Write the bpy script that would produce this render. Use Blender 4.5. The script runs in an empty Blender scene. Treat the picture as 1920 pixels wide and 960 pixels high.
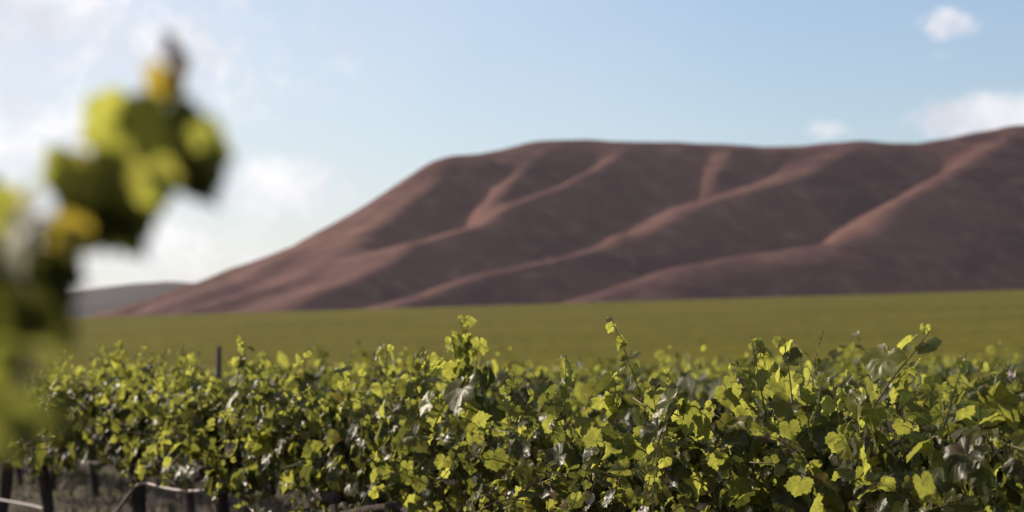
import bpy, math, random
import numpy as np
from mathutils import Vector

C = bpy.context.scene.collection
random.seed(7)
RNG = np.random.default_rng(11)
R = math.radians

# ------------------------------------------------------------------ camera, sky, sun, exposure
CAM_H = 1.72
FPX = 85.0 / 36.0 * 1920.0          # focal length in photograph pixels
HORIZON = 600.0
SUN_AZ, SUN_EL = -52.0, 23.0        # degrees; azimuth measured from +Y towards +X

cam = bpy.data.cameras.new("camera")
cam.lens = 85.0
cam.sensor_width = 36.0
cam.shift_y = (HORIZON - 480.0) / 1920.0
cam.clip_start = 0.05
cam.clip_end = 20000.0
cam.dof.use_dof = True
cam.dof.focus_distance = 7.2
cam.dof.aperture_fstop = 3.9
cam_o = bpy.data.objects.new("camera", cam)
cam_o.location = (0, 0, CAM_H)
cam_o.rotation_euler = (R(90), 0, 0)
C.objects.link(cam_o)
bpy.context.scene.camera = cam_o

vs = bpy.context.scene.view_settings
vs.view_transform = 'Standard'
vs.look = 'None'
vs.exposure = 0.52
vs.gamma = 1.0
vs.use_curve_mapping = False

sun_dir = Vector((math.sin(R(SUN_AZ)) * math.cos(R(SUN_EL)), math.cos(R(SUN_AZ)) * math.cos(R(SUN_EL)), math.sin(R(SUN_EL))))
sl = bpy.data.lights.new("sun", 'SUN')
sl.energy = 5.0
sl.angle = R(0.53)
sl.color = (1.0, 0.86, 0.70)
so = bpy.data.objects.new("sun", sl)
so.rotation_euler = sun_dir.to_track_quat('Z', 'Y').to_euler()
C.objects.link(so)


class NT:
    """small helper for node trees"""
    def __init__(self, tree):
        self.t = tree
        self.n = tree.nodes
        self.l = tree.links

    def new(self, typ, **kw):
        nd = self.n.new(typ)
        for k, v in kw.items():
            setattr(nd, k, v)
        return nd

    def put(self, sock, v):
        if isinstance(v, bpy.types.NodeSocket):
            self.l.new(v, sock)
        elif v is not None:
            sock.default_value = v

    def math(self, op, a, b=None, c=None, clamp=False):
        nd = self.new('ShaderNodeMath', operation=op)
        nd.use_clamp = clamp
        self.put(nd.inputs[0], a)
        if b is not None:
            self.put(nd.inputs[1], b)
        if c is not None:
            self.put(nd.inputs[2], c)
        return nd.outputs[0]

    def mix(self, f, a, b, blend='MIX'):
        nd = self.new('ShaderNodeMix', data_type='RGBA', blend_type=blend)
        self.put(nd.inputs['Factor'], f)
        self.put(nd.inputs[6], a)
        self.put(nd.inputs[7], b)
        return nd.outputs[2]

    def noise(self, vec, scale, detail=4, rough=0.55, dist=0.0):
        nd = self.new('ShaderNodeTexNoise')
        if vec is not None:
            self.put(nd.inputs['Vector'], vec)
        nd.inputs['Scale'].default_value = scale
        nd.inputs['Detail'].default_value = detail
        nd.inputs['Roughness'].default_value = rough
        nd.inputs['Distortion'].default_value = dist
        return nd.outputs['Fac']

    def smooth(self, v, lo, hi):
        nd = self.new('ShaderNodeMapRange', interpolation_type='SMOOTHSTEP')
        self.put(nd.inputs['Value'], v)
        nd.inputs['From Min'].default_value = lo
        nd.inputs['From Max'].default_value = hi
        return nd.outputs['Result']


world = bpy.data.worlds.new("World")
bpy.context.scene.world = world
world.use_nodes = True
w = NT(world.node_tree)
w.n.clear()
sky = w.new('ShaderNodeTexSky', sky_type='NISHITA')
sky.sun_disc = False
sky.sun_elevation = R(SUN_EL)
sky.sun_rotation = R(SUN_AZ)
sky.altitude = 150
sky.air_density = 1.0
sky.dust_density = 0.25
sky.ozone_density = 3.0
tc = w.new('ShaderNodeTexCoord')
sep = w.new('ShaderNodeSeparateXYZ')
w.l.new(tc.outputs['Generated'], sep.inputs[0])
az = w.math('ARCTAN2', sep.outputs['X'], sep.outputs['Y'])
el = w.math('ARCSINE', sep.outputs['Z'])
# fair weather clouds: soft lumps at compass bearings, broken up by noise in direction space
nz = w.noise(tc.outputs['Generated'], 30.0, 7, 0.62, 0.3)
nz2 = w.noise(tc.outputs['Generated'], 11.0, 4, 0.55, 0.2)
CLOUDS = [  # photo x, y, half width, half height, strength
    (60, 30, 250, 90, 1.0), (250, 85, 190, 60, 0.55), (40, 265, 300, 110, 1.0), (490, 350, 165, 72, 1.15),
    (1775, 56, 64, 34, 1.25), (1870, 226, 170, 60, 1.7), (1550, 246, 48, 20, 0.75), (1768, 110, 30, 12, 0.7),
    (-500, 150, 300, 80, 1.0), (-900, 420, 320, 60, 0.9), (2600, 120, 260, 60, 0.9), (3300, 330, 300, 60, 1.0),
    (150, 470, 420, 90, 0.6), (200, 130, 420, 130, 0.45)]
dens = None
for (px, py, hw, hh, st) in CLOUDS:
    a0, e0 = math.atan((px - 960) / FPX), math.atan((HORIZON - py) / FPX)
    dx = w.math('MULTIPLY', w.math('SUBTRACT', az, a0), FPX / hw)
    dy = w.math('MULTIPLY', w.math('SUBTRACT', el, e0), FPX / hh)
    r2 = w.math('ADD', w.math('MULTIPLY', dx, dx), w.math('MULTIPLY', dy, dy))
    v = w.math('MULTIPLY', w.math('SUBTRACT', 1.0, r2), st)
    dens = v if dens is None else w.math('SMOOTH_MAX', dens, v, 0.2)
dens = w.math('MAXIMUM', dens, -1.2)
dn = w.math('ADD', dens, w.math('MULTIPLY', w.math('SUBTRACT', nz, 0.5), 2.6))
dn = w.math('ADD', dn, w.math('MULTIPLY', w.math('SUBTRACT', nz2, 0.5), 1.2))
nz3 = w.noise(tc.outputs['Generated'], 95.0, 5, 0.65, 0.4)
dn = w.math('ADD', dn, w.math('MULTIPLY', w.math('SUBTRACT', nz3, 0.5), 2.4))
cov = w.math('MULTIPLY', w.smooth(dn, -0.05, 1.4), 0.8)
shade = w.smooth(w.noise(tc.outputs['Generated'], 22.0, 5, 0.6), 0.35, 0.65)
ccol = w.mix(shade, (6.7, 6.7, 7.4, 1), (10.0, 9.8, 9.9, 1))
veil = w.math('MULTIPLY', w.smooth(w.math('ADD', az, w.math('MULTIPLY', w.math('SUBTRACT', nz2, 0.5), 0.12)), 0.15, -0.28), 0.58)
veil = w.math('ADD', veil, 0.12)   # thin high cloud towards the sun
tinted = w.mix(1.0, sky.outputs[0], (0.985, 0.985, 1.075, 1), 'MULTIPLY')
skyv = w.mix(veil, tinted, (7.7, 7.8, 8.3, 1))
skyc = w.mix(cov, skyv, ccol)
bg = w.new('ShaderNodeBackground')
w.l.new(skyc, bg.inputs['Color'])
bg.inputs['Strength'].default_value = 0.076
wo = w.new('ShaderNodeOutputWorld')
w.l.new(bg.outputs[0], wo.inputs['Surface'])


# ------------------------------------------------------------------ helpers
def at(px, py, Y):
    """point of the place seen at photograph pixel (px, py) at depth Y"""
    return np.array(((px - 960.0) / FPX * Y, Y, CAM_H + (HORIZON - py) / FPX * Y))


def tag(o, label=None, cat=None, group=None, kind=None):
    if label: o['label'] = label
    if cat: o['category'] = cat
    if group: o['group'] = group
    if kind: o['kind'] = kind
    return o


def make_mesh(name, V, F, mats, attrs=None, smooth=False, midx=None):
    V = np.asarray(V, dtype=np.float32)
    F = np.asarray(F, dtype=np.int32)
    me = bpy.data.meshes.new(name)
    k = F.shape[1]
    me.vertices.add(len(V)); me.vertices.foreach_set('co', V.ravel())
    me.loops.add(F.size); me.loops.foreach_set('vertex_index', F.ravel())
    me.polygons.add(len(F))
    me.polygons.foreach_set('loop_start', np.arange(0, F.size, k, dtype=np.int32))
    me.polygons.foreach_set('loop_total', np.full(len(F), k, dtype=np.int32))
    for m in mats:
        me.materials.append(m)
    if midx is not None:
        me.polygons.foreach_set('material_index', np.asarray(midx, dtype=np.int32))
    me.polygons.foreach_set('use_smooth', np.full(len(F), smooth, dtype=bool))
    for an, av in (attrs or {}).items():
        a = me.attributes.new(an, 'FLOAT', 'POINT')
        a.data.foreach_set('value', np.asarray(av, dtype=np.float32))
    me.update(calc_edges=True)
    me.validate()
    return me


def link(name, me, parent=None, loc=None):
    o = bpy.data.objects.new(name, me)
    C.objects.link(o)
    if parent is not None:
        o.parent = parent
    if loc is not None:
        o.location = loc
    return o


def value_noise(x, y, seed=0):
    xi, yi = np.floor(x).astype(np.int64), np.floor(y).astype(np.int64)
    xf, yf = x - xi, y - yi
    u, v = xf * xf * (3 - 2 * xf), yf * yf * (3 - 2 * yf)
    def h(a, b):
        n = (a * 374761393 + b * 668265263 + seed * 144665) & 0x7fffffff
        n = ((n ^ (n >> 13)) * 1274126177) & 0x7fffffff
        return ((n ^ (n >> 16)) & 0xffff) / 65535.0
    return (h(xi, yi) * (1 - u) + h(xi + 1, yi) * u) * (1 - v) + (h(xi, yi + 1) * (1 - u) + h(xi + 1, yi + 1) * u) * v


def fbm(x, y, seed=0, octv=4):
    s, a, f = 0.0, 0.5, 1.0
    for k in range(octv):
        s = s + a * (value_noise(x * f, y * f, seed + k * 17) - 0.5)
        a *= 0.5; f *= 2.03
    return s


GY = np.array([-400, 0, 13, 18, 25, 40, 70, 100, 200, 300, 400, 550, 700, 850, 1200, 6000], dtype=float)
GZ = np.array([0, 0, 0, -.04, -.20, -.58, -1.6, -2.9, -4.3, -4.0, -2.9, -.2, 2.9, 5.7, 7.0, 9.0])


def ground_z(X, Y):
    X = np.asarray(X, float); Y = np.asarray(Y, float)
    base = 0.0
    for d in (-0.12, -0.06, 0, 0.06, 0.12):          # rounded profile
        base = base + np.interp(Y * (1 + d), GY, GZ) / 5
    t = np.clip((Y - 45) / 150.0, 0, 1); t = t * t * (3 - 2 * t)
    return base + 0.029 * np.clip(X, -900, 900) * t


# ------------------------------------------------------------------ materials
def mat(name):
    m = bpy.data.materials.new(name)
    m.use_nodes = True
    t = NT(m.node_tree)
    t.n.clear()
    out = t.new('ShaderNodeOutputMaterial')
    return m, t, out


def simple(name, c1, c2, scale, rough=0.8, bump=0.0, stretch=None, spec=0.3):
    m, t, out = mat(name)
    tcn = t.new('ShaderNodeTexCoord')
    vec = tcn.outputs['Object']
    if stretch:
        mp = t.new('ShaderNodeMapping')
        t.l.new(vec, mp.inputs['Vector'])
        mp.inputs['Scale'].default_value = stretch
        vec = mp.outputs[0]
    n = t.noise(vec, scale, 5, 0.6)
    col = t.mix(t.smooth(n, 0.3, 0.7), (*c1, 1), (*c2, 1))
    p = t.new('ShaderNodeBsdfPrincipled')
    t.l.new(col, p.inputs['Base Color'])
    p.inputs['Roughness'].default_value = rough
    p.inputs['Specular IOR Level'].default_value = spec
    if bump:
        b = t.new('ShaderNodeBump')
        b.inputs['Strength'].default_value = bump
        b.inputs['Distance'].default_value = 0.02
        t.l.new(n, b.inputs['Height'])
        t.l.new(b.outputs[0], p.inputs['Normal'])
    t.l.new(p.outputs[0], out.inputs['Surface'])
    return m


def leaf_material(name, greens, trans, back, rough=0.42, tmix=0.47, spec=0.20):
    """living leaf: glossy upper side, paler matt underside, light shining through"""
    m, t, out = mat(name)
    at_ = t.new('ShaderNodeAttribute', attribute_name='tint')
    rp = t.new('ShaderNodeValToRGB')
    e = rp.color_ramp.elements
    e[0].position, e[0].color = 0.0, (*greens[0], 1)
    e[1].position, e[1].color = 1.0, (*greens[2], 1)
    k = e.new(0.55); k.color = (*greens[1], 1)
    t.l.new(at_.outputs['Fac'], rp.inputs['Fac'])
    tr = t.new('ShaderNodeValToRGB')
    e = tr.color_ramp.elements
    e[0].position, e[0].color = 0.0, (*trans[0], 1)
    e[1].position, e[1].color = 1.0, (*trans[1], 1)
    t.l.new(at_.outputs['Fac'], tr.inputs['Fac'])
    tcn = t.new('ShaderNodeTexCoord')
    n = t.noise(tcn.outputs['Object'], 55.0, 3, 0.6)
    col = t.mix(t.math('MULTIPLY', t.smooth(n, 0.35, 0.75), 0.35), rp.outputs[0], (greens[2][0] * 1.15, greens[2][1], greens[2][2], 1))
    vein = t.new('ShaderNodeAttribute', attribute_name='vein')
    col = t.mix(t.math('MULTIPLY', t.smooth(vein.outputs['Fac'], 0.55, 1.0), 0.45), col, (0.17, 0.19, 0.055, 1))
    rust = t.noise(tcn.outputs['Object'], 9.0, 4, 0.6)
    col = t.mix(t.math('MULTIPLY', t.smooth(rust, 0.60, 0.70), 0.55), col, (0.11, 0.07, 0.025, 1))
    geo = t.new('ShaderNodeNewGeometry')
    col = t.mix(t.math('MULTIPLY', geo.outputs['Backfacing'], 0.75), col, (*back, 1))
    p = t.new('ShaderNodeBsdfPrincipled')
    t.l.new(col, p.inputs['Base Color'])
    rg = t.math('ADD', rough, t.math('MULTIPLY', geo.outputs['Backfacing'], 0.25))
    rg = t.math('ADD', rg, t.math('MULTIPLY', t.math('SUBTRACT', n, 0.5), 0.2))
    t.l.new(rg, p.inputs['Roughness'])
    p.inputs['Specular IOR Level'].default_value = spec
    b = t.new('ShaderNodeBump')
    b.inputs['Strength'].default_value = 0.35
    b.inputs['Distance'].default_value = 0.004
    t.l.new(n, b.inputs['Height'])
    t.l.new(b.outputs[0], p.inputs['Normal'])
    tb = t.new('ShaderNodeBsdfTranslucent')
    net = t.noise(tcn.outputs['Object'], 130.0, 2, 0.5)
    thin = t.math('ADD', 0.62, t.math('MULTIPLY', t.smooth(n, 0.25, 0.75), 0.30))          # blade thickness varies
    thin = t.math('ADD', thin, t.math('MULTIPLY', t.smooth(net, 0.4, 0.6), 0.14))
    thin = t.math('MULTIPLY', thin, t.math('SUBTRACT', 1.0, t.math('MULTIPLY', t.smooth(vein.outputs['Fac'], 0.6, 1.0), 0.42)))
    trc = t.mix(1.0, tr.outputs[0], thin, 'MULTIPLY')
    trc = t.mix(t.math('MULTIPLY', t.smooth(rust, 0.60, 0.70), 0.6), trc, (0.20, 0.10, 0.025, 1))
    t.l.new(trc, tb.inputs['Color'])
    mx = t.new('ShaderNodeMixShader')
    mx.inputs[0].default_value = tmix
    t.l.new(p.outputs[0], mx.inputs[1])
    t.l.new(tb.outputs[0], mx.inputs[2])
    t.l.new(mx.outputs[0], out.inputs['Surface'])
    return m


GREENS = [(0.016, 0.019, 0.009), (0.052, 0.060, 0.013), (0.13, 0.125, 0.018)]
TRANS = [(0.12, 0.135, 0.025), (0.69, 0.71, 0.115)]
BACK = (0.085, 0.092, 0.04)
M_leaf = leaf_material("vine_leaf", GREENS, TRANS, BACK)
M_farleaf = leaf_material("far_vine_leaf", GREENS, TRANS, BACK, rough=0.5, tmix=0.4, spec=0.35)
M_hedge = leaf_material("hedge_leaf", [(0.11, 0.108, 0.024), (0.165, 0.163, 0.034), (0.215, 0.205, 0.042)], [(0.55, 0.52, 0.07), (0.85, 0.78, 0.12)], (0.12, 0.11, 0.04), rough=0.9, tmix=0.58, spec=0.03)
M_yellow = leaf_material("yellow_leaf", [(0.28, 0.22, 0.03)] * 3, [(0.70, 0.54, 0.06)] * 2, (0.3, 0.22, 0.05))
M_glare = leaf_material("glare_leaf", [(0.20, 0.20, 0.12)] * 3, [(0.35, 0.33, 0.16)] * 2, (0.30, 0.29, 0.23), rough=0.6, spec=0.3)  # glare on a glossy leaf, painted in as a pale base colour
M_dry = leaf_material("dry_leaf", [(0.15, 0.11, 0.085), (0.30, 0.26, 0.22), (0.42, 0.39, 0.35)],
                      [(0.2, 0.13, 0.07), (0.3, 0.22, 0.13)], (0.30, 0.26, 0.22), rough=0.6, tmix=0.2, spec=0.25)
M_stem = simple("green_stem", (0.10, 0.095, 0.03), (0.17, 0.11, 0.06), 14, 0.55)
M_cane = simple("brown_cane", (0.10, 0.06, 0.04), (0.20, 0.13, 0.09), 20, 0.75, 0.4)
M_bark = simple("vine_bark", (0.020, 0.014, 0.012), (0.055, 0.038, 0.032), 22, 0.95, 0.9, (1, 1, 0.18))
M_hose = simple("hose_plastic", (0.075, 0.05, 0.05), (0.13, 0.09, 0.09), 30, 0.45)
M_post = simple("weathered_post", (0.045, 0.032, 0.03), (0.10, 0.075, 0.065), 18, 0.9, 0.5, (1, 1, 0.12))
M_grass = simple("dry_grass", (0.06, 0.050, 0.022), (0.105, 0.085, 0.04), 3, 0.8)


def soil_material():
    m, t, out = mat("vineyard_soil")
    g = t.new('ShaderNodeNewGeometry')
    n1 = t.noise(g.outputs['Position'], 0.35, 6, 0.65)
    n2 = t.noise(g.outputs['Position'], 6.0, 6, 0.65)
    c = t.mix(t.smooth(n2, 0.3, 0.7), (0.028, 0.018, 0.017, 1), (0.062, 0.040, 0.035, 1))
    c = t.mix(t.math('MULTIPLY', t.smooth(n1, 0.45, 0.62), 0.75), c, (0.10, 0.10, 0.035, 1))
    p = t.new('ShaderNodeBsdfPrincipled')
    t.l.new(c, p.inputs['Base Color'])
    p.inputs['Roughness'].default_value = 0.95
    p.inputs['Specular IOR Level'].default_value = 0.1
    b = t.new('ShaderNodeBump')
    b.inputs['Strength'].default_value = 0.8
    b.inputs['Distance'].default_value = 0.06
    t.l.new(n2, b.inputs['Height'])
    t.l.new(b.outputs[0], p.inputs['Normal'])
    t.l.new(p.outputs[0], out.inputs['Surface'])
    return m


def hill_material(name, c1, c2, c3):
    m, t, out = mat(name)
    g = t.new('ShaderNodeNewGeometry')
    mp = t.new('ShaderNodeMapping')
    t.l.new(g.outputs['Position'], mp.inputs['Vector'])
    mp.inputs['Scale'].default_value = (1, 1, 2.2)
    n1 = t.noise(mp.outputs[0], 0.012, 5, 0.6, 0.6)
    n2 = t.noise(mp.outputs[0], 0.07, 6, 0.7, 0.4)
    n3 = t.noise(mp.outputs[0], 0.5, 4, 0.7)
    c = t.mix(t.smooth(n1, 0.35, 0.65), (*c1, 1), (*c2, 1))
    c = t.mix(t.math('MULTIPLY', t.smooth(n2, 0.45, 0.72), 0.6), c, (*c3, 1))
    c = t.mix(t.math('MULTIPLY', t.smooth(n3, 0.4, 0.8), 0.3), c, (c1[0] * .6, c1[1] * .6, c1[2] * .6, 1))
    p = t.new('ShaderNodeBsdfPrincipled')
    t.l.new(c, p.inputs['Base Color'])
    p.inputs['Roughness'].default_value = 0.95
    p.inputs['Specular IOR Level'].default_value = 0.05
    b = t.new('ShaderNodeBump')
    b.inputs['Strength'].default_value = 0.5
    b.inputs['Distance'].default_value = 1.2
    t.l.new(n2, b.inputs['Height'])
    t.l.new(b.outputs[0], p.inputs['Normal'])
    t.l.new(p.outputs[0], out.inputs['Surface'])
    return m


M_soil = soil_material()
M_hill = hill_material("dry_hill_grass", (0.072, 0.030, 0.032), (0.130, 0.060, 0.050), (0.245, 0.140, 0.098))
M_far_hill = hill_material("far_hill_grass", (0.042, 0.040, 0.042), (0.080, 0.058, 0.055), (0.05, 0.046, 0.038))  # browns greyed to paint the haze of distance into the colour


# ------------------------------------------------------------------ ground
def grid_mesh(name, xs, ys, Z, m, smooth=True):
    XX, YY = np.meshgrid(xs, ys)
    V = np.stack([XX.ravel(), YY.ravel(), Z.ravel()], 1)
    nx, ny = len(xs), len(ys)
    i = np.arange(ny - 1)[:, None] * nx + np.arange(nx - 1)[None, :]
    F = np.stack([i, i + 1, i + nx + 1, i + nx], -1).reshape(-1, 4)
    return make_mesh(name, V, F, [m], smooth=smooth)


def spaced(lo, hi, fine, k):
    out, v, s = [0.0], 0.0, fine
    while v < hi:
        v += s; s *= k; out.append(min(v, hi))
    neg, v, s = [], 0.0, fine
    while v > lo:
        v -= s; s *= k; neg.append(max(v, lo))
    return np.array(sorted(set(neg + out)))


xs = spaced(-6000, 6000, 0.5, 1.045)
ys = spaced(-400, 9000, 0.5, 1.03)
XX, YY = np.meshgrid(xs, ys)
Zg = ground_z(XX, YY)
near = np.exp(-((YY - 12) / 30.0) ** 2 - (XX / 25.0) ** 2)
Zg = Zg + near * 0.10 * fbm(XX * 1.3, YY * 1.3, 3)
tag(link("ground", grid_mesh("ground", xs, ys, Zg, M_soil)), "brown vineyard soil with patches of dry grass between the rows", "ground", kind="structure")


# ------------------------------------------------------------------ hills
def ridge_field(XX, YY, ridges, slope, r, k):
    NL = np.clip(.78 + 1.7 * fbm(XX / 65, YY / 65, 61, 3), .55, 1.15)
    zs = []
    for rd in ridges:
        pts = np.array([at(*p) for p in rd['p']])
        s = rd.get('s', slope); rr = rd.get('r', r)
        sl = rd.get('sl', s); sgn = np.zeros_like(XX); uu = np.zeros_like(XX)
        best = np.full(XX.shape, 1e9); hz = np.zeros_like(XX)
        for si, (a, b) in enumerate(zip(pts[:-1], pts[1:])):
            d = b[:2] - a[:2]
            t = np.clip(((XX - a[0]) * d[0] + (YY - a[1]) * d[1]) / (d @ d), 0, 1)
            ds = np.hypot(XX - a[0] - t * d[0], YY - a[1] - t * d[1])
            h = a[2] + t * (b[2] - a[2])
            m = ds < best
            sgn = np.where(m, d[0] * (YY - a[1]) - d[1] * (XX - a[0]), sgn)
            uu = np.where(m, (si + t) / (len(pts) - 1), uu)
            best = np.where(m, ds, best); hz = np.where(m, h, hz)
        dd = np.sqrt(best ** 2 + rr ** 2) - rr
        dl = np.minimum(dd, rd.get('w', 14.0) * (np.clip(1.15 - uu, 0, 1) if rd.get('w', 0) > 50 else 1.0)); dr = np.minimum(dd, rd.get('wr', 8.0))
        drop = np.where(sgn < 0, np.minimum(sl * NL, s) * dl + s * (dd - dl), rd.get('sr', s) * dr + s * (dd - dr))
        zs.append(hz + 1.4 * fbm(XX / 28 + len(zs) * 7, YY / 28, 40, 3) - drop)
    zs = np.array(zs)
    mx = zs.max(0)
    return mx + k * np.log(np.exp((zs - mx) / k).sum(0)) , mx


def blur(Z, n):
    for _ in range(n):
        P = np.pad(Z, 1, mode='edge')
        Z = (P[1:-1, :-2] + 2 * P[1:-1, 1:-1] + P[1:-1, 2:]) / 4
        P = np.pad(Z, 1, mode='edge')
        Z = (P[:-2, 1:-1] + 2 * P[1:-1, 1:-1] + P[2:, 1:-1]) / 4
    return Z


crest = [(150, 596, 960), (240, 566, 980), (330, 533, 1000), (420, 501, 1020), (500, 478, 1040), (560, 455, 1055), (620, 423, 1075), (700, 373, 1095), (760, 328, 1110),
         (820, 289, 1125), (850, 281, 1130), (900, 278, 1140), (960, 268, 1155), (1010, 259, 1165), (1080, 256, 1175), (1180, 258, 1180),
         (1280, 261, 1188), (1360, 269, 1195), (1420, 271, 1200), (1500, 268, 1203), (1560, 262, 1203), (1620, 258, 1203), (1680, 262, 1206),
         (1720, 262, 1208), (1770, 253, 1212), (1830, 240, 1217), (1890, 231, 1222), (1960, 227, 1225), (2150, 229, 1230), (2400, 253, 1235), (2800, 291, 1240), (3400, 411, 1240)]
ridges = [
    dict(p=crest, s=0.66, r=8),
    dict(p=[(1052, 266, 1172), (1000, 298, 1132), (972, 328, 1100), (945, 362, 1075), (925, 400, 1045)], s=0.85, r=4),
    dict(p=[(1180, 268, 1178), (1160, 288, 1150), (1100, 318, 1110), (1000, 368, 1060), (905, 423, 1010), (850, 436, 990)], r=5),
    dict(p=[(905, 423, 1010), (850, 436, 990), (780, 446, 975), (680, 495, 930), (600, 535, 900), (505, 590, 860)], sl=.22, w=30, r=6),
    dict(p=[(1480, 336, 1130), (1390, 362, 1105), (1310, 377, 1080), (1200, 428, 1035), (1100, 463, 1000), (1000, 485, 970), (900, 505, 950), (820, 535, 915), (685, 588, 860)], sl=.32, w=16, r=6),
    dict(p=[(1600, 268, 1200), (1545, 298, 1168), (1480, 336, 1130), (1390, 362, 1105), (1310, 377, 1080), (1200, 428, 1035)], s=0.84, sl=0.12, w=55, sr=.55, wr=12, r=7),
    dict(p=[(1400, 279, 1198), (1370, 296, 1170), (1350, 314, 1150), (1335, 345, 1125)], s=0.85, r=4),
    dict(p=[(1895, 240, 1222), (1800, 303, 1150), (1700, 365, 1090), (1600, 433, 1030), (1565, 452, 1010)], r=6, sl=.6, w=10, sr=.5, wr=26),
    dict(p=[(1600, 433, 1030), (1565, 452, 1010), (1500, 455, 1000), (1380, 469, 985), (1280, 490, 960), (1200, 515, 935), (1120, 543, 905), (990, 580, 855)], sl=.6, sr=.45, wr=16, r=8),
    dict(p=[(2450, 262, 1230), (2300, 370, 1110), (2150, 450, 1010), (2020, 500, 940), (1880, 560, 850)]),
    dict(p=[(2900, 310, 1235), (2750, 400, 1110), (2600, 480, 980), (2450, 550, 870)]),
    dict(p=[(845, 292, 1130), (795, 345, 1085), (725, 402, 1040), (640, 457, 990), (560, 503, 950), (440, 548, 905), (270, 600, 855)], s=0.7, sl=.5, w=20, r=6),
    dict(p=[(700, 380, 1095), (620, 433, 1050), (500, 493, 990), (400, 533, 940), (220, 604, 865)], s=0.55, r=7),
    dict(p=[(770, 332, 1112), (715, 372, 1075), (660, 425, 1040), (600, 468, 1005), (540, 505, 965)], s=0.62, r=5),
]
hx = np.arange(-420, 760, 2.6)
hy = np.arange(800, 1480, 2.6)
XX, YY = np.meshgrid(hx, hy)
wx = XX + 13 * fbm(XX / 85, YY / 85, 5, 5); wy = YY + 13 * fbm(XX / 85, YY / 85, 9, 5)
Zh, _ = ridge_field(wx, wy, ridges, 0.84, 4.0, 1.5)
G = ground_z(XX, YY)
ac, al = XX * .9 - YY * .45, XX * .45 + YY * .9
Zh = Zh + (4.0 * fbm(XX / 55, YY / 55, 21, 4) + 4.5 * fbm(ac / 34 + .8 * fbm(XX / 90, YY / 90, 2), al / 130, 83, 3)) * np.clip((Zh - G) / 30, 0, 1)
kk = 3.0                                                        # fade the foot of the slope into the plain
lowz = G - 3.5 + np.clip((YY - 840) / 60, 0, 1) * 2.0
mx = np.maximum(Zh, lowz)
Zh = mx + kk * np.log(np.exp((Zh - mx) / kk) + np.exp((lowz - mx) / kk)) - 1.5
edge = np.minimum.reduce([XX - hx[0], hx[-1] - XX, YY - hy[0], hy[-1] - YY])
Zh = np.where(edge < 60, G - 4 + (Zh - G + 4) * np.clip(edge / 60, 0, 1), Zh)
Zh = blur(Zh, 1)
tag(link("hills", grid_mesh("hills", hx, hy, Zh, M_hill)), "brown bare hills with long ridges running down to the vineyard", "hills", kind="structure")

fr = [dict(p=[(-600, 520, 2500), (-250, 545, 2500), (0, 566, 2500), (130, 556, 2500), (220, 538, 2500), (300, 529, 2500), (345, 533, 2500), (430, 548, 2520), (700, 560, 2550), (1200, 560, 2600)], s=0.16, r=30),
      dict(p=[(300, 529, 2500), (200, 558, 2350), (60, 585, 2200)], s=0.14, r=30)]
fx = np.arange(-1100, 500, 14.0); fy = np.arange(2050, 2900, 14.0)
XX, YY = np.meshgrid(fx, fy)
Zf, _ = ridge_field(XX + 30 * fbm(XX / 200, YY / 200, 3), YY, fr, 0.2, 30, 4)
Zf = np.maximum(Zf + 8 * fbm(XX / 120, YY / 120, 8), ground_z(XX, YY) - 3)
tag(link("distant_hill", grid_mesh("distant_hill", fx, fy, Zf, M_far_hill)), "low hazy hill far off at the left", "hills", kind="structure")


# ------------------------------------------------------------------ leaves and stems
def leaf_template(level):
    """grape leaf outline about the petiole joint; y runs to the tip; returns xy, tris, vein flag, edge flag"""
    key_a = np.radians([0, 14, 27, 40, 55, 70, 84, 97, 112, 128, 146, 163, 176])
    key_r = np.array([1.0, .88, .78, .83, .90, .80, .70, .73, .76, .68, .58, .46, .15])
    if level == 2:
        n_half = 17
    elif level == 1:
        n_half = 8
    else:
        n_half = 4
    ang = np.linspace(0, np.radians(176), n_half + 1)
    if level == 1:
        ang = np.radians([0, 27, 55, 84, 112, 140, 165, 176])
    if level == 0:
        ang = np.radians([0, 30, 58, 112, 165])
    rr = np.interp(ang, key_a, key_r)
    if level == 2:
        rr = rr * (1 + 0.055 * np.where(np.arange(len(ang)) % 2 == 0, 1, -1))
        rr[0] = 1.03
    a = np.concatenate([-ang[:0:-1], ang])
    r = np.concatenate([rr[:0:-1], rr])
    ox, oy = np.sin(a) * r, np.cos(a) * r
    vein_w = np.exp(-(np.min(np.abs(np.abs(a)[:, None] - np.radians([0, 55, 112])[None, :]), 1) / 0.11) ** 2)
    n = len(a)
    if level == 2:
        ix, iy = ox * .55, oy * .55
        xy = np.concatenate([[[0, 0]], np.stack([ix, iy], 1), np.stack([ox, oy], 1)])
        vein = np.concatenate([[1], vein_w, vein_w * .7])
        T = []
        for i in range(n - 1):
            T.append((0, 2 + i, 1 + i))
            T.append((1 + i, 2 + i, 1 + n + i)); T.append((2 + i, 2 + n + i, 1 + n + i))
        rad = np.concatenate([[0], r * .55, r])
    else:
        xy = np.concatenate([[[0, 0]], np.stack([ox, oy], 1)])
        vein = np.concatenate([[1], vein_w * .8])
        T = [(0, 2 + i, 1 + i) for i in range(n - 1)]
        rad = np.concatenate([[0], r])
    return xy, np.array(T), vein, rad


TEMPL = {k: leaf_template(k) for k in (0, 1, 2)}


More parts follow.
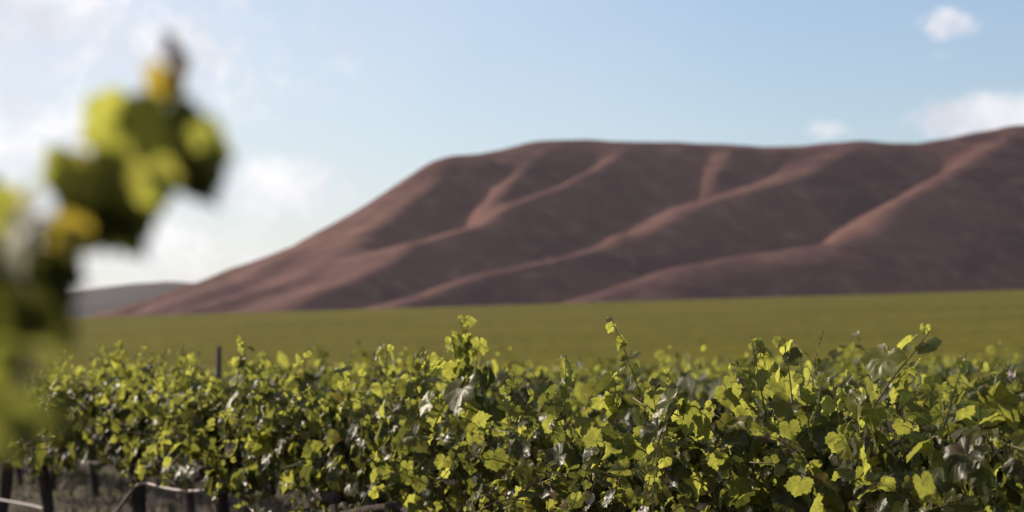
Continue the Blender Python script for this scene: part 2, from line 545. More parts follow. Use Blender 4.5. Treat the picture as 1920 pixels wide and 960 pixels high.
class Leaves:
    def __init__(self):
        self.pos, self.nrm, self.tip, self.size, self.tint, self.crump = [], [], [], [], [], []

    def add(self, pos, nrm, tip, size, tint, crump=1.0):
        self.pos.append(pos); self.nrm.append(nrm); self.tip.append(tip)
        self.size.append(size); self.tint.append(tint); self.crump.append(crump)

    def arrays(self, level, rng):
        xy, T, vein, rad = TEMPL[level]
        P = np.array(self.pos, float); Nn = np.array(self.nrm, float); Tp = np.array(self.tip, float)
        s = np.array(self.size, float); ti = np.array(self.tint, float); cr = np.array(self.crump, float)
        n = len(P)
        Nn /= np.linalg.norm(Nn, axis=1)[:, None] + 1e-9
        Tp = Tp - (Tp * Nn).sum(1)[:, None] * Nn
        Tp /= np.linalg.norm(Tp, axis=1)[:, None] + 1e-9
        Sd = np.cross(Tp, Nn)
        x = xy[None, :, 0] * (1 + .10 * rng.standard_normal((n, 1))); y = xy[None, :, 1] * (1 + .1 * rng.standard_normal((n, 1)))
        fold = (0.18 + .20 * rng.random((n, 1))) * cr[:, None]
        droop = (0.10 + .38 * rng.random((n, 1))) * cr[:, None]
        ph = rng.random((n, 1)) * 6.28; ph2 = rng.random((n, 1)) * 6.28
        wav = (.05 + .06 * rng.random((n, 1))) * cr[:, None]
        z = fold * np.abs(x) - droop * np.abs(y) * y - 0.22 * cr[:, None] * x * x
        z = z + wav * np.sin(5 * x + ph) * rad[None, :] + wav * np.sin(6 * y + ph2) * rad[None, :]
        z = z - 0.028 * vein[None, :] * (0.3 + rad[None, :])
        z = z + .03 * rng.standard_normal(z.shape) * rad[None, :]
        V = P[:, None, :] + s[:, None, None] * (x[..., None] * Sd[:, None, :] + y[..., None] * Tp[:, None, :] + z[..., None] * Nn[:, None, :])
        m = len(xy)
        F = (np.arange(n)[:, None, None] * m + T[None]).reshape(-1, 3)
        tint = np.repeat(ti, m)
        vn = np.tile(vein, n)
        return V.reshape(-1, 3), F, tint, vn

    def mesh(self, name, level, m, rng, smooth=True):
        V, F, ti, vn = self.arrays(level, rng)
        return make_mesh(name, V, F, [m], {'tint': ti, 'vein': vn}, smooth=smooth)


class Tubes:
    def __init__(self):
        self.V, self.F, self.n = [], [], 0

    def add(self, pts, rad, sides=5, knob=0.0, rng=None):
        pts = np.asarray(pts, float); m = len(pts)
        rad = np.broadcast_to(np.asarray(rad, float), (m,)).copy()
        tan = np.gradient(pts, axis=0); tan /= np.linalg.norm(tan, axis=1)[:, None] + 1e-9
        ref = np.array([0.31, 0.17, 0.93]) if abs(tan[0][2]) < 0.8 else np.array([0.95, 0.2, 0.1])
        u = np.cross(tan, ref); u /= np.linalg.norm(u, axis=1)[:, None] + 1e-9
        v = np.cross(tan, u)
        a = np.arange(sides) / sides * 2 * math.pi
        rr = rad[:, None] * np.ones((1, sides))
        if knob and rng is not None:
            rr = rr * (1 + knob * rng.standard_normal(rr.shape))
        P = pts[:, None] + rr[..., None] * (np.cos(a)[None, :, None] * u[:, None] + np.sin(a)[None, :, None] * v[:, None])
        b = self.n
        for i in range(m - 1):
            for k in range(sides):
                k2 = (k + 1) % sides
                self.F.append((b + i * sides + k, b + i * sides + k2, b + (i + 1) * sides + k2, b + (i + 1) * sides + k))
        P = P.reshape(-1, 3)
        # closed ends
        c0, c1 = b + len(P), b + len(P) + 1
        self.V.append(P); self.V.append(np.array([pts[0], pts[-1]]))
        for k in range(sides):
            k2 = (k + 1) % sides
            self.F.append((b + k2, b + k, c0, c0))
            e = b + (m - 1) * sides
            self.F.append((e + k, e + k2, c1, c1))
        self.n += len(P) + 2

    def mesh(self, name, m, smooth=True):
        V = np.concatenate(self.V)
        quads = [f for f in self.F if f[2] != f[3]]; tris = [f[:3] for f in self.F if f[2] == f[3]]
        me = bpy.data.meshes.new(name)
        me.from_pydata([tuple(p) for p in V], [], quads + tris)
        me.materials.append(m)
        me.polygons.foreach_set('use_smooth', np.full(len(me.polygons), smooth, dtype=bool))
        me.update()
        return me


def curve_pts(P0, P1, P2, n):
    t = np.linspace(0, 1, n)[:, None]
    return (1 - t) ** 2 * P0 + 2 * t * (1 - t) * P1 + t * t * P2


def unit(v):
    return v / (np.linalg.norm(v) + 1e-9)


ROW_DIR = unit(np.array([-0.4375, 1.0, 0.0]))        # along the rows, away from the camera
ROW_SIDE = np.array([-ROW_DIR[1], ROW_DIR[0], 0.0])  # towards the sunny side
UP = np.array([0, 0, 1.0])


def leafy_shoot(pts, L, S, rng, every, size, tint0, tip_young=.72, stem_r=0.0032, outward=None, spread=0.8, dry=None, dry_p=0.0):
    """one shoot: stem with alternate leaves on petioles"""
    pts = np.asarray(pts, float)
    seg = np.linalg.norm(np.diff(pts, axis=0), axis=1); cum = np.concatenate([[0], np.cumsum(seg)])
    total = cum[-1]
    S.add(pts, np.linspace(stem_r, stem_r * .45, len(pts)), 4)
    d = every * rng.uniform(.4, 1.0); side = 1
    while d < total:
        f = d / total
        p = np.array([np.interp(d, cum, pts[:, i]) for i in range(3)])
        tan = unit(np.array([np.interp(min(d + .03, total), cum, pts[:, i]) for i in range(3)]) - p + 1e-6)
        lat = unit(np.cross(tan, rng.standard_normal(3)))
        if outward is not None:
            lat = unit(lat + outward * 0.5)
        lat = unit(lat * side if outward is None else lat)
        side = -side
        sz = size * np.clip(rng.lognormal(0, .28), .5, 1.6)
        if tip_young:
            sz *= 1.0 if f < .55 else (1.0 - (f - .55) / .45 * tip_young)
        pet = sz * rng.uniform(.5, .95)
        q = p + lat * pet + UP * pet * rng.uniform(-.1, .45)
        if rng.random() < .85:
            S.add(np.array([p, (p + q) / 2 + UP * pet * .12, q]), [.0016, .0013, .0012], 3)
        nrm = unit(lat * .75 + UP * rng.uniform(.1, .9) + rng.standard_normal(3) * .55 * spread)
        tip = unit(lat * .5 - UP * rng.uniform(.25, 1.1) + rng.standard_normal(3) * .4)
        ti = np.clip(tint0 - .12 + rng.normal(0, .31) + (.35 * max(0, f - .6) / .4 if tip_young else 0), 0, 1)
        if dry is not None and rng.random() < dry_p:
            dry.add(q, nrm, tip - UP * .8, sz * .85, rng.random(), 3.6)
        else:
            L.add(q, nrm, tip, sz, ti, rng.uniform(.7, 1.6))
        d += every * rng.uniform(.6, 1.4) * (1 if f < .7 else .7)


def grow_vine(rng, level, n_shoot, every, size, half=0.95, low=0.74, top=1.52, dry_p=0.02, stems=True, tall=0.12, width=1.0, fill=250, clump=.55, sunny=.34):
    """canopy of one vine about its own base; x runs along the row, y across it"""
    L, S, D, W, T = Leaves(), Tubes(), Leaves(), Tubes(), Tubes()
    ch = 0.93
    lean = rng.normal(0, .05, 2)
    zz = np.linspace(-0.15, ch, 9)
    tp = np.stack([lean[0] * zz + .02 * np.sin(zz * 7 + rng.random() * 6), lean[1] * zz + .02 * np.cos(zz * 6), zz], 1)
    T.add(tp, np.linspace(.052, .040, 9) * rng.uniform(.85, 1.1) + np.where(np.arange(9) == 8, .018, 0), 9, .10, rng)
    head = tp[-1]
    for sg in (-1, 1):
        xx = np.linspace(0, 1, 8)
        arm = np.stack([head[0] + sg * xx * half * .92, head[1] * (1 - xx) + .02 * np.sin(xx * 8), ch - .03 + .05 * np.sin(xx * 4 + sg)], 1)
        W.add(arm, np.linspace(.032, .016, 8), 7, .13, rng)
    curt = rng.uniform(-.95, .95, 3)                       # where the hanging curtains gather
    for i in range(n_shoot):
        u = np.clip(rng.normal(0, clump), -1.05, 1.05)
        b = np.array([u * half, rng.normal(0, .03), ch + rng.uniform(-.02, .05)])
        kind = rng.random()
        sd = 1 if rng.random() < .5 else -1
        crown = top - .26 * (abs(u) ** 2)
        if kind < tall:                                   # upright shoot standing out of the crown
            tipz = top + rng.uniform(.02, .17)
            e = b + np.array([rng.normal(0, .12), rng.normal(0, .15), tipz - ch])
            pts = curve_pts(b, b + np.array([0, 0, .3]), e, 9)
        elif kind < tall + .38:                           # rises to the crown and leans out
            e = b + np.array([rng.normal(0, .2), sd * rng.uniform(.05, .34) * width, crown - ch - rng.uniform(0, .18)])
            pts = curve_pts(b, b + np.array([0, sd * .05, .4]), e, 9)
        else:
            sd = 1 if rng.random() < sunny else -1            # arches over and hangs down the side
            out = rng.uniform(.22, .46) * width
            hz = rng.uniform(.18, crown - ch)
            b[0] = half * np.clip(curt[int(rng.integers(len(curt)))] + rng.normal(0, .13), -1.1, 1.1)
            m = b + np.array([rng.normal(0, .06), sd * out * .8, hz * 1.7])
            e = b + np.array([rng.normal(0, .09), sd * out * rng.uniform(1.0, 1.35), rng.uniform(low, 1.2) - ch])
            pts = curve_pts(b, m, e, 11)
        leafy_shoot(pts, L, S, rng, every, size, .48, .72, .0034, np.array([0, np.sign(pts[-1][1] + 1e-6), .25]), 1.0, D, dry_p)
    for _ in range(int(fill)):                             # inner leaves, tinted dark to paint in the shade of the hollows
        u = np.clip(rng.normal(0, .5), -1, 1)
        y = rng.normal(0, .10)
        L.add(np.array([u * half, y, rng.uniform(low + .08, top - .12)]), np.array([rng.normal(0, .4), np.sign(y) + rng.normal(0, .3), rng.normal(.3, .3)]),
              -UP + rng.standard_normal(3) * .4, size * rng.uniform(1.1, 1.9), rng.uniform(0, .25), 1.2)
    return dict(L=L, S=S, D=D, W=W, T=T)


# ------------------------------------------------------------------ front row of vines, one by one
ROW_C = 3.9
ROW_GAP = 3.2          # step of the row constant X + 0.4375 Y between rows
SPACING_Y = 1.745
ROW_ANG = math.atan2(ROW_DIR[1], ROW_DIR[0])


def row_point(c, Y):
    X = c - 0.4375 * Y
    return np.array([X, Y, float(ground_z(X, Y))])


FRONT = [  # depth, seed, label
    (17.44, 1, "hazy leftmost front row vine low behind the blurred branch at the left edge"),
    (15.70, 2, "small front row vine half hidden by the blurred leaves, trunk beside the low hose"),
    (13.95, 3, "dark hollow front row vine with bare trunk beside the sagging hose at left"),
    (12.20, 4, "bushy front row vine whose trunk meets the right end of the sagging hose"),
    (10.45, 5, "front row vine with hanging leaf curtains just left of the tallest leafy shoot"),
    (8.70, 6, "middle front row vine carrying the tallest leafy shoot against the green field"),
    (6.95, 7, "large sharp front row vine with withered grey leaves, big lobed leaf and slanting cane"),
    (5.20, 8, "nearest front row vine cut off by the right edge of the photo"),
]
row_roots = []
TOPS = {17.44: 1.40, 15.70: 1.40, 13.95: 1.42, 12.20: 1.42, 10.45: 1.46, 8.70: 1.41, 6.95: 1.52, 5.20: 1.54}
LOCAL = np.array([ROW_DIR, ROW_SIDE, UP])       # rows: local axes in world


def to_local(p, root):
    return LOCAL @ (np.asarray(p) - root)


for Y, seed, label in FRONT:
    rng = np.random.default_rng(100 + seed)
    base = row_point(ROW_C, Y)
    near_v = Y < 11.5
    dryp = {6.95: .05, 8.70: .025, 5.20: .04}.get(Y, .008)
    g = grow_vine(rng, 2 if near_v else 1, 82 if near_v else 58, .041, .041 if near_v else .044, low=.70 if near_v else (.82 if Y < 15 else .74), top=TOPS.get(Y, 1.53), clump=.46 if Y in (8.70, 6.95) else .41, dry_p=dryp, tall=.10, sunny=.2 if Y < 9 else .3)
    root = bpy.data.objects.new("grapevine", None)
    root.empty_display_size = .3
    C.objects.link(root)
    root.location = base
    root.rotation_euler = (0, 0, ROW_ANG)
    tag(root, label, "grapevine", "vines of the front row")
    link("trunk", g['T'].mesh("trunk", M_bark), root)
    link("cordon", g['W'].mesh("cordon", M_bark), root)
    link("cane", g['S'].mesh("cane", M_stem), root)
    link("foliage", g['L'].mesh("foliage", 2, M_leaf, rng), root)
    if g['D'].pos:
        link("dry_foliage", g['D'].mesh("dry_foliage", 2, M_dry, rng), root)
    row_roots.append((Y, root, base, rng))


# shoots that stand out against the field, each growing from the vine beneath it
def hero_shoot(Y, pts_px, every, size, tint, seed, label=None, stem=.0036, yoff=0.0):
    rng = np.random.default_rng(seed)
    _, root, base, _ = min(row_roots, key=lambda r: abs(r[0] - Y))
    P = np.array([to_local(at(px, py, Y + yoff), base) for px, py in pts_px])
    t = np.linspace(0, 1, len(P)); tt = np.linspace(0, 1, 14)
    P = np.stack([np.interp(tt, t, P[:, i]) for i in range(3)], 1)
    P[1:-1] = (P[:-2] + 2 * P[1:-1] + P[2:]) / 4
    L, S = Leaves(), Tubes()
    leafy_shoot(P, L, S, rng, every * .66, size * .95, tint + .1, .5, stem, None, 1.0)
    s = link("shoot", S.mesh("shoot", M_stem), root)
    link("leaf_cluster", L.mesh("leaf_cluster", 2, M_leaf, rng), s)
    if label: s['label'] = label


def row_Y(px):
    return ROW_C / (0.4375 + (px - 960) / FPX)


for args in [
    (row_Y(870) - .1, [(905, 800), (890, 720), (872, 660), (862, 590)], .042, .056, .62, 201, "tallest leafy shoot standing against the green field"),
    (row_Y(880) - .15, [(930, 790), (905, 730), (880, 690)], .05, .062, .5, 202),
    (row_Y(790), [(805, 770), (800, 710), (785, 660)], .045, .045, .6, 203),
    (row_Y(1055) - .1, [(1060, 850), (1058, 770), (1062, 665)], .05, .046, .5, 204),
    (row_Y(1160), [(1150, 800), (1158, 730), (1185, 655)], .06, .044, .5, 205),
    (row_Y(1410) - .1, [(1440, 800), (1425, 720), (1408, 630)], .06, .046, .7, 206, "upright shoot with small yellow green leaves at its tip"),
    (row_Y(1475) - .1, [(1490, 790), (1480, 700), (1470, 640)], .05, .05, .62, 207),
    (row_Y(1690) - .2, [(1640, 760), (1680, 700), (1715, 660), (1742, 622)], .055, .05, .6, 208, "long slanting shoot leaning right over the crown"),
    (row_Y(1800) - .2, [(1770, 800), (1790, 730), (1812, 660)], .05, .048, .6, 209),
    (row_Y(450), [(470, 760), (462, 700), (458, 640)], .05, .050, .5, 210),
    (row_Y(215), [(240, 760), (225, 700), (210, 648)], .05, .055, .55, 211),
    (row_Y(350), [(365, 760), (360, 720), (358, 670)], .05, .05, .5, 212),
]:
    hero_shoot(*args)
for k, (px, py) in enumerate([(190, 648), (228, 640), (300, 692), (350, 662), (398, 700), (452, 636), (520, 688), (572, 655), (640, 682), (728, 640), (775, 672), (800, 650), (848, 628),
                              (893, 640), (945, 692), (985, 722), (1070, 690), (1150, 700), (1275, 748), (1330, 752), (1390, 700), (1425, 665), (1500, 672), (1560, 705), (1620, 725),
                              (1700, 668), (1765, 700), (1835, 690), (1885, 682)]):
    rk = np.random.default_rng(1300 + k)
    hero_shoot(row_Y(px) + rk.uniform(-.3, .05), [(px + rk.uniform(-35, 35), py + 170), (px + rk.uniform(-14, 14), py + 80), (px, py)], .05, .052 * rk.uniform(.8, 1.2), rk.uniform(.45, .7), 1400 + k)

# single big leaves in the plane of focus
rngH = np.random.default_rng(55)
for px, py, Yo, wpx, nrm, tip, ti in [
    (1228, 745, -.30, 84, (-.75, -.55, .25), (.1, 0, -1), .45), (848, 640, -.2, 42, (-.5, -.8, .3), (.1, 0, -1), .7), (848, 690, -.25, 58, (-.6, -.7, .2), (0, 0, -1), .72),
    (1130, 750, -.2, 56, (-.6, -.7, .3), (.2, 0, -1), .75), (1360, 735, -.3, 70, (-.4, -.8, .5), (-.2, 0, -1), .5), (1480, 800, -.35, 60, (-.7, -.5, .4), (.2, 0, -1), .4),
    (1745, 735, -.3, 64, (-.6, -.7, .2), (0, .1, -1), .4), (1810, 770, -.3, 58, (-.6, -.6, .4), (.3, 0, -1), .62), (1385, 910, -.4, 74, (-.5, -.8, .2), (.2, 0, -1), .45),
    (1500, 905, -.45, 80, (-.6, -.7, .3), (-.2, 0, -1), .5), (1730, 905, -.4, 66, (-.4, -.8, .5), (.3, 0, -1), .5), (985, 930, -.45, 56, (-.5, -.7, .5), (0, 0, -1), .8),
    (1225, 850, -.35, 52, (-.8, -.5, .2), (0, 0, -1), .7), (1290, 840, -.3, 56, (-.6, -.7, .2), (.3, 0, -1), .62)]:
    Yl = row_Y(px) + Yo
    _, root, base, _ = min(row_roots, key=lambda r: abs(r[0] - Yl))
    L = Leaves()
    nrm = np.array((.35, -.9, .15) if ti > .42 else (-.5, -.8, -.25)) + rngH.normal(0, .34, 3)
    L.add(to_local(at(px, py, Yl), base), LOCAL @ nrm, LOCAL @ np.array(tip, float), wpx * .74 / 1.62 / FPX * Yl, ti, rngH.uniform(.9, 2.2))
    link("leaf", L.mesh("leaf", 2, M_leaf, rngH), root)


# ------------------------------------------------------------------ rows behind: copies of a few grown vines
protos = []
for k in range(5):
    rng = np.random.default_rng(400 + k)
    g = grow_vine(rng, 1, 40, .075, .070, low=.80, top=1.47, dry_p=.005, tall=.14)
    protos.append(dict(trunk=g['T'].mesh("trunk", M_bark), cane=g['S'].mesh("cane", M_stem), foliage=g['L'].mesh("foliage", 1, M_leaf, rng)))
far_protos = []
for k in range(4):
    rng = np.random.default_rng(500 + k)
    g = grow_vine(rng, 0, 34, .085, .088, low=.80, top=1.50, dry_p=0, tall=.14)
    V, F, ti, vn = g['L'].arrays(0, rng)
    far_protos.append((g['T'].mesh("trunk", M_bark), make_mesh("foliage", V, F, [M_farleaf], {'tint': ti, 'vein': vn}, True)))

row_words = {1: "softly blurred vine of the second row, close behind the sharp front row",
             2: "blurred vine of the third row, only its crown showing over the second row",
             3: "blurred vine of the fourth row, a strip of pale green crowns over nearer rows",
             4: "blurred vine of the fifth row, small crown at the foot of the green field",
             5: "blurred vine of the sixth row, tiny crown where the rows melt into the field"}
n_back = 0
LAST_ROW = 5
for rI in range(1, LAST_ROW + 1):
    c = ROW_C + ROW_GAP * rI
    y0, y1 = c / (.4375 + .24), c / (.4375 - .245)
    Y = y0 + (rI * .7) % SPACING_Y - SPACING_Y
    rng = np.random.default_rng(600 + rI)
    while Y < y1:
        base = row_point(c, Y)
        root = bpy.data.objects.new("grapevine", None)
        root.empty_display_size = .3
        C.objects.link(root)
        root.location = base
        root.rotation_euler = (0, 0, ROW_ANG + (math.pi if rng.random() < .5 else 0) + rng.normal(0, .04))
        s = rng.uniform(.90, 1.0)
        root.scale = (1, 1, s)
        tag(root, row_words[rI], "grapevine", "vines of row %s behind" % ["", "two", "three", "four", "five", "six"][rI])
        if rI <= 2:
            pr = protos[int(rng.integers(len(protos)))]
            for nm in ("trunk", "cane", "foliage"):
                link(nm, pr[nm], root)
        else:
            a, b = far_protos[int(rng.integers(len(far_protos)))]
            link("trunk", a, root); link("foliage", b, root)
        n_back += 1
        Y += SPACING_Y
print("back vines", n_back)

# the rest of the vineyard: rows that run on to the hills and read as one green mass
rng = np.random.default_rng(900)
Vs, Fs, Ts, off = [], [], [], 0
c = ROW_C + ROW_GAP * (LAST_ROW + 1)
P, N, Tt, Sz, Ti = [], [], [], [], []
while True:
    y0, y1 = c / (.4375 + .27), min(c / (.4375 - .27), 1000)
    if y0 > 115:
        break
    Ycur = np.arange(y0, min(y1, 130), 1.0)
    for Yc in Ycur:
        n = int(np.interp(Yc, [20, 60, 120, 280], [70, 42, 22, 10]))
        sz = np.interp(Yc, [20, 60, 120, 280], [.09, .12, .17, .27])
        yy = Yc + rng.random(n)
        lat = rng.normal(0, .22, n)
        X = c - .4375 * yy + ROW_SIDE[0] * lat
        Yp = yy + ROW_SIDE[1] * lat
        wob = .12 * np.sin(yy * 3.6 + c * 5) + .06 * np.sin(yy * 9.1 + c)
        z = ground_z(X, Yp) + np.where(rng.random(n) < .10, rng.uniform(1.45, 1.72, n), rng.uniform(.85, 1.5, n) - .25 * np.abs(lat)) + wob
        P.append(np.stack([X, Yp, z], 1))
        N.append(ROW_SIDE[None] * np.sign(lat)[:, None] * .5 + UP * .6 + rng.standard_normal((n, 3)) * .6)
        Tt.append(-UP[None] + rng.standard_normal((n, 3)) * .5)
        Sz.append(np.full(n, sz) * rng.uniform(.6, 1.3, n)); Ti.append(np.clip(rng.normal(.48, .2, n), 0, 1))
    c += ROW_GAP
Lf = Leaves()
Lf.pos, Lf.nrm, Lf.tip = np.concatenate(P), np.concatenate(N), np.concatenate(Tt)
Lf.size, Lf.tint = np.concatenate(Sz), np.concatenate(Ti)
Lf.crump = np.ones(len(Lf.size))
V1, F1, T1, _ = Lf.arrays(0, rng)
# farther still: continuous leafy hedges
def hedge_rows(c, y_lo, y_hi, step):
    V, F, T, off = [], [], [], 0
    while True:
        y0, y1 = max(y_lo, c / (.4375 + .30)), min(y_hi, c / (.4375 - .30))
        if y0 > y_hi - 10:
            break
        if y1 - y0 > 2 * step:
            yy = np.arange(y0, y1, step)
            n = len(yy)
            prof = [(-.45, .75), (-.40, 1.2), (-.14, 1.55), (.14, 1.55), (.40, 1.2), (.45, .75)]
            ring = []
            for lx, lz in prof:
                l = lx + rng.normal(0, .10, n)
                h = lz + rng.normal(0, .13, n)
                X = c - .4375 * yy + ROW_SIDE[0] * l
                Yp = yy + ROW_SIDE[1] * l
                ring.append(np.stack([X, Yp, ground_z(X, Yp) + h], 1))
            A = np.stack(ring, 1)
            m = len(prof)
            V.append(A.reshape(-1, 3)); T.append(np.repeat(np.clip(rng.normal(.82, .18, n) + 1.5 * fbm(ring[0][:, 0] / 45, ring[0][:, 1] / 22, 71, 3), 0, 1), m))
            i = (np.arange(n - 1)[:, None] * m + np.arange(m - 1)[None]).reshape(-1)
            q = np.stack([i, i + 1, i + m + 1, i + m], 1) + off
            F.append(np.concatenate([q[:, :3], q[:, [0, 2, 3]]]))
            off += n * m
        c += ROW_GAP
    return np.concatenate(V), np.concatenate(F), np.concatenate(T)


V2, F2, T2 = hedge_rows(48.0, 112.0, 885.0, 1.6)
V = np.concatenate([V1, V2]); F = np.concatenate([F1, F2 + len(V1)]); T = np.concatenate([T1, T2])
midx = np.concatenate([np.zeros(len(F1), int), np.ones(len(F2), int)])
tag(link("vineyard", make_mesh("vineyard", V, F, [M_farleaf, M_hedge], {'tint': T, 'vein': np.zeros(len(T))}, False, midx)),
    "green mass of far vine rows running to the hills", "vineyard", kind="stuff")


# ------------------------------------------------------------------ blurred vine in front of the camera
FD = 2.15
fbase = np.array([(-30 - 960) / FPX * 1.72, 1.72, 0.0])
froot = bpy.data.objects.new("grapevine", None)
froot.empty_display_size = .3
C.objects.link(froot)
froot.location = fbase
tag(froot, "very blurred tall vine close to the camera at the left edge", "grapevine")
rng = np.random.default_rng(77)
Tt_ = Tubes()
zz = np.linspace(-.12, 1.1, 9)
Tt_.add(np.stack([-.10 + .03 * np.sin(zz * 5), .02 * np.cos(zz * 4), zz], 1), np.linspace(.05, .04, 9), 9, .1, rng)
link("trunk", Tt_.mesh("trunk", M_bark), froot)
Sf = Tubes()
stem = [(-70, 760, 2.25), (20, 620, 2.2), (90, 480, 2.18), (170, 390, 2.15), (240, 310, 2.15), (290, 240, 2.15), (312, 180, 2.15), (322, 110, 2.14), (318, 65, 2.14)]
FS = .74
stem = [(a, b, c * FS) for a, b, c in stem]
sp = np.array([at(*p) - fbase for p in stem])
low_stem = [(-260, 1150, 1.65), (-120, 960, 1.42), (-30, 860, 1.30), (25, 770, 1.27), (60, 690, 1.29), (95, 668, 1.31)]
sp2 = np.array([at(*p) - fbase for p in low_stem])
sp2 = np.stack([np.interp(np.linspace(0, 1, 40), np.linspace(0, 1, len(sp2)), sp2[:, i]) for i in range(3)], 1)
S2 = Tubes(); S2.add(sp2, np.linspace(.003, .0013, 40), 6)
link("shoot", S2.mesh("shoot", M_cane), froot)
sp = np.stack([np.interp(np.linspace(0, 1, 40), np.linspace(0, 1, len(sp)), sp[:, i]) for i in range(3)], 1)
Sf.add(np.array([at(*p) - fbase for p in stem]), np.linspace(.0032, .0014, len(stem)), 6)
sh = link("shoot", Sf.mesh("shoot", M_cane), froot)
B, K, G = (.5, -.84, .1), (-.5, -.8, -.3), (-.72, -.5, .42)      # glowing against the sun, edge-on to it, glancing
HERO = [  # px, py of the leaf centre, depth, leaf length in px, normal, tip direction, material, tint with shade or backlit glow painted in
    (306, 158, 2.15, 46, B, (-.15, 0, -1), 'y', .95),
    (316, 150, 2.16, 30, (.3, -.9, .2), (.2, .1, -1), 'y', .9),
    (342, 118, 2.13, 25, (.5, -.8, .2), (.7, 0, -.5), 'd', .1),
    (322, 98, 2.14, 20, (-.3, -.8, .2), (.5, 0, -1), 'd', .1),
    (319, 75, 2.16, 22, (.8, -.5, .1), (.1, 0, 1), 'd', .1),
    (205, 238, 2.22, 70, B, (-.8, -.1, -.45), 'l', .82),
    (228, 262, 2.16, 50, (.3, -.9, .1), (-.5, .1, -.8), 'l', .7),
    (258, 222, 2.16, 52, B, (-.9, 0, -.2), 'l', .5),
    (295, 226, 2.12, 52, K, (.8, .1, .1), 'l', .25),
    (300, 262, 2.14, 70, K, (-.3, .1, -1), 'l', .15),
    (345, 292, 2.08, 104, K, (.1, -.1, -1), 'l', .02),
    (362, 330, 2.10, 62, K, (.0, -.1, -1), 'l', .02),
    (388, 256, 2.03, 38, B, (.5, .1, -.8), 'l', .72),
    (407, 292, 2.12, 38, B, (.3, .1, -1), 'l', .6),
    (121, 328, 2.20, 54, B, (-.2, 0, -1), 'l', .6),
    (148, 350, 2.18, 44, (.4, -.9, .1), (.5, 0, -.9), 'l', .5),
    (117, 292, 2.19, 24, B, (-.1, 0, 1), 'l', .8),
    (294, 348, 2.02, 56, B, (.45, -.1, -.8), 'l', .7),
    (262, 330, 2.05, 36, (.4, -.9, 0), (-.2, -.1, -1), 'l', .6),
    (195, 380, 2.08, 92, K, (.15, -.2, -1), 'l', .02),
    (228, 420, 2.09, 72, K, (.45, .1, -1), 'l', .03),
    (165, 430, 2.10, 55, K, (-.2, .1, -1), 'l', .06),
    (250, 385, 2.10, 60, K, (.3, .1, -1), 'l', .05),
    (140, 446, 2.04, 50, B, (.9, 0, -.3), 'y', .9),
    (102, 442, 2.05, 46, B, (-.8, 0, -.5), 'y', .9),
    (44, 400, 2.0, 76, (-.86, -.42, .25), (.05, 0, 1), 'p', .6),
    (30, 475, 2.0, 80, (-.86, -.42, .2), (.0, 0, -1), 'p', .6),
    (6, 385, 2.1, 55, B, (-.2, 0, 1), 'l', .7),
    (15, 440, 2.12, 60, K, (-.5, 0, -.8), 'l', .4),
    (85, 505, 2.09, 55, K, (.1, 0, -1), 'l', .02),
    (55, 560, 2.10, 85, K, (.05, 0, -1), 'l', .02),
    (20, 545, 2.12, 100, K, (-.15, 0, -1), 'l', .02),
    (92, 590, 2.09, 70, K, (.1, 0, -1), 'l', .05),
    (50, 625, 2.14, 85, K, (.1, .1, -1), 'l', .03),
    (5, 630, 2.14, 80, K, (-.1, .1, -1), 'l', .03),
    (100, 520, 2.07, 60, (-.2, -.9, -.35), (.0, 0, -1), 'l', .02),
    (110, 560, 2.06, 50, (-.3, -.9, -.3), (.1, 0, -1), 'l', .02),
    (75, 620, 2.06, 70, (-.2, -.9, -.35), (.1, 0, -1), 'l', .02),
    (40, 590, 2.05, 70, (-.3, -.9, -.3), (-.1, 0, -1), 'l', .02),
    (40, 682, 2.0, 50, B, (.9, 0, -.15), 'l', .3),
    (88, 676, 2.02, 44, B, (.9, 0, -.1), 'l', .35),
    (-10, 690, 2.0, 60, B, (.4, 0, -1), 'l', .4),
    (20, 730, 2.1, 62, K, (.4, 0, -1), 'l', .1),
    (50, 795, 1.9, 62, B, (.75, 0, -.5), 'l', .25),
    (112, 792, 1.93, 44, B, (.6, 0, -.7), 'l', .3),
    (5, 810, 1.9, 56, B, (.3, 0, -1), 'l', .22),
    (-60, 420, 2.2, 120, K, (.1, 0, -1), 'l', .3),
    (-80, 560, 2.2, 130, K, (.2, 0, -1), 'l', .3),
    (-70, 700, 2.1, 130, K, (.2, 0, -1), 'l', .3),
]
MT = {'y': M_yellow, 'd': M_dry, 'l': M_leaf, 'p': M_glare}
for px, py, Yd, ln, nrm, tip, mk, ti in HERO:
    L = Leaves()
    Yd = Yd * (FS if py < 660 else .66)
    size = ln * (1.5 if nrm is K else 1.2) / FPX * Yd
    nv, tv = unit(np.array(nrm, float)), np.array(tip, float)
    tv = unit(tv - (tv @ nv) * nv)
    j = at(px, py, Yd) - fbase - tv * size * .27
    L.add(j, nv, tv, size, min(1.0, ti + .18) if nrm is B and py < 660 else ti, .75)  # backlit leaves get extra tint, painting in more glow
    link("leaf", L.mesh("leaf", 2, MT[mk], rng), froot)
    spx = sp if py < 660 else sp2
    dd = np.linalg.norm(spx - j, axis=1); q = spx[max(0, int(dd.argmin()) - 1)]    # petiole back to the stem
    pt = Tubes(); pt.add(np.array([q, (q + j) / 2 + UP * .004, j]), [.0016, .0014, .0012], 4)
    link("petiole", pt.mesh("petiole", M_stem), froot)

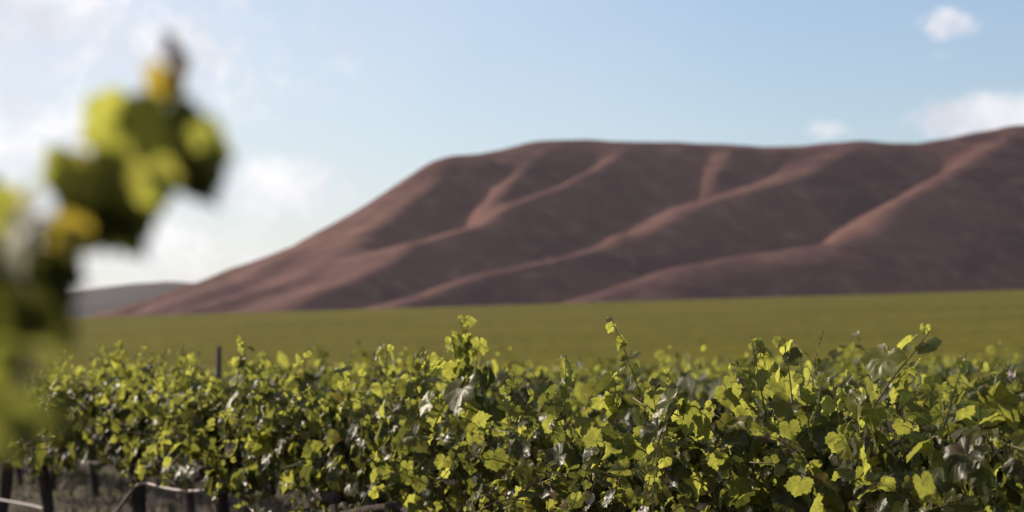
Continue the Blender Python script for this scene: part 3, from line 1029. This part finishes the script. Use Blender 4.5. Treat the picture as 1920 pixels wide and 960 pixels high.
# ------------------------------------------------------------------ hose, post, grass
hose_px = [(1020, 1080), (780, 1060), (600, 1030), (500, 985), (445, 925), (415, 914), (375, 922), (330, 920), (295, 912), (262, 902), (236, 935), (190, 1000), (140, 995), (104, 960), (60, 948), (20, 941), (-40, 930), (-120, 930)]
Hs = Tubes()
hp = np.array([at(px, py, row_Y(px) - .06) for px, py in hose_px])
t = np.linspace(0, 1, len(hp)); tt = np.linspace(0, 1, 70)
hp = np.stack([np.interp(tt, t, hp[:, i]) for i in range(3)], 1)
for _ in range(3):
    hp[1:-1] = (hp[:-2] + hp[1:-1] * 2 + hp[2:]) / 4
Hs.add(hp, .011, 8)
tag(link("drip_hose", Hs.mesh("drip_hose", M_hose)), "thin pinkish drip hose sagging from trunk to trunk under the left vines", "hose")

Ps = Tubes()
pY = 21.0
pt = at(409, 650, pY)
gz = float(ground_z(pt[0], pY))
Ps.add(np.array([(0, 0, -.3), (0, 0, .6), (.005, 0, pt[2] - gz - .01), (.005, 0, pt[2] - gz)]), [.026, .025, .023, .018], 8)
tag(link("wooden_post", Ps.mesh("wooden_post", M_post), loc=(pt[0], pY, gz)), "dark slim post standing out above the vines at left", "post")

# dry grass on the ground between the rows
rng = np.random.default_rng(31)
n = 26000
gy = rng.uniform(9, 60, n); gx = rng.uniform(-.30, .30, n) * gy
keep = fbm(gx * .6, gy * .6, 12) > -.06
gx, gy = gx[keep], gy[keep]; n = len(gx)
gz = ground_z(gx, gy) - .02 + np.exp(-((gy - 12) / 30.0) ** 2 - (gx / 25.0) ** 2) * 0.10 * fbm(gx * 1.3, gy * 1.3, 3)
hgt = rng.uniform(.04, .17, n); a = rng.random(n) * 6.28; wv = .006 + .0006 * gy
B = np.stack([gx, gy, gz], 1)
dx = np.stack([np.cos(a) * wv, np.sin(a) * wv, 0 * a], 1)
tipv = np.stack([rng.normal(0, .07, n), rng.normal(0, .07, n), hgt], 1)
V = np.stack([B - dx, B + dx, B + tipv], 1).reshape(-1, 3)
F = np.arange(3 * n).reshape(-1, 3)
tag(link("grass", make_mesh("grass", V, F, [M_grass])), "dry grass and weeds growing on the soil under the vines", "grass", kind="stuff")

# ------------------------------------------------------------------ haze over the valley
bm_v = np.array([(x, y, z) for x in (-1500, 1500) for y in (-250, 3000) for z in (-60, 150)], float)
bm_f = np.array([(0, 1, 3, 2), (4, 6, 7, 5), (0, 4, 5, 1), (2, 3, 7, 6), (0, 2, 6, 4), (1, 5, 7, 3)])
mh, t, out = mat("haze")
pv = t.new('ShaderNodeVolumePrincipled')
pv.inputs['Color'].default_value = (0.86, 0.88, 0.95, 1)
pv.inputs['Density'].default_value = 0.00004
pv.inputs['Anisotropy'].default_value = 0.35
t.l.new(pv.outputs[0], out.inputs['Volume'])
tag(link("haze", make_mesh("haze", bm_v, bm_f, [mh])), "faint pale haze in the air over the valley", "haze", kind="stuff")
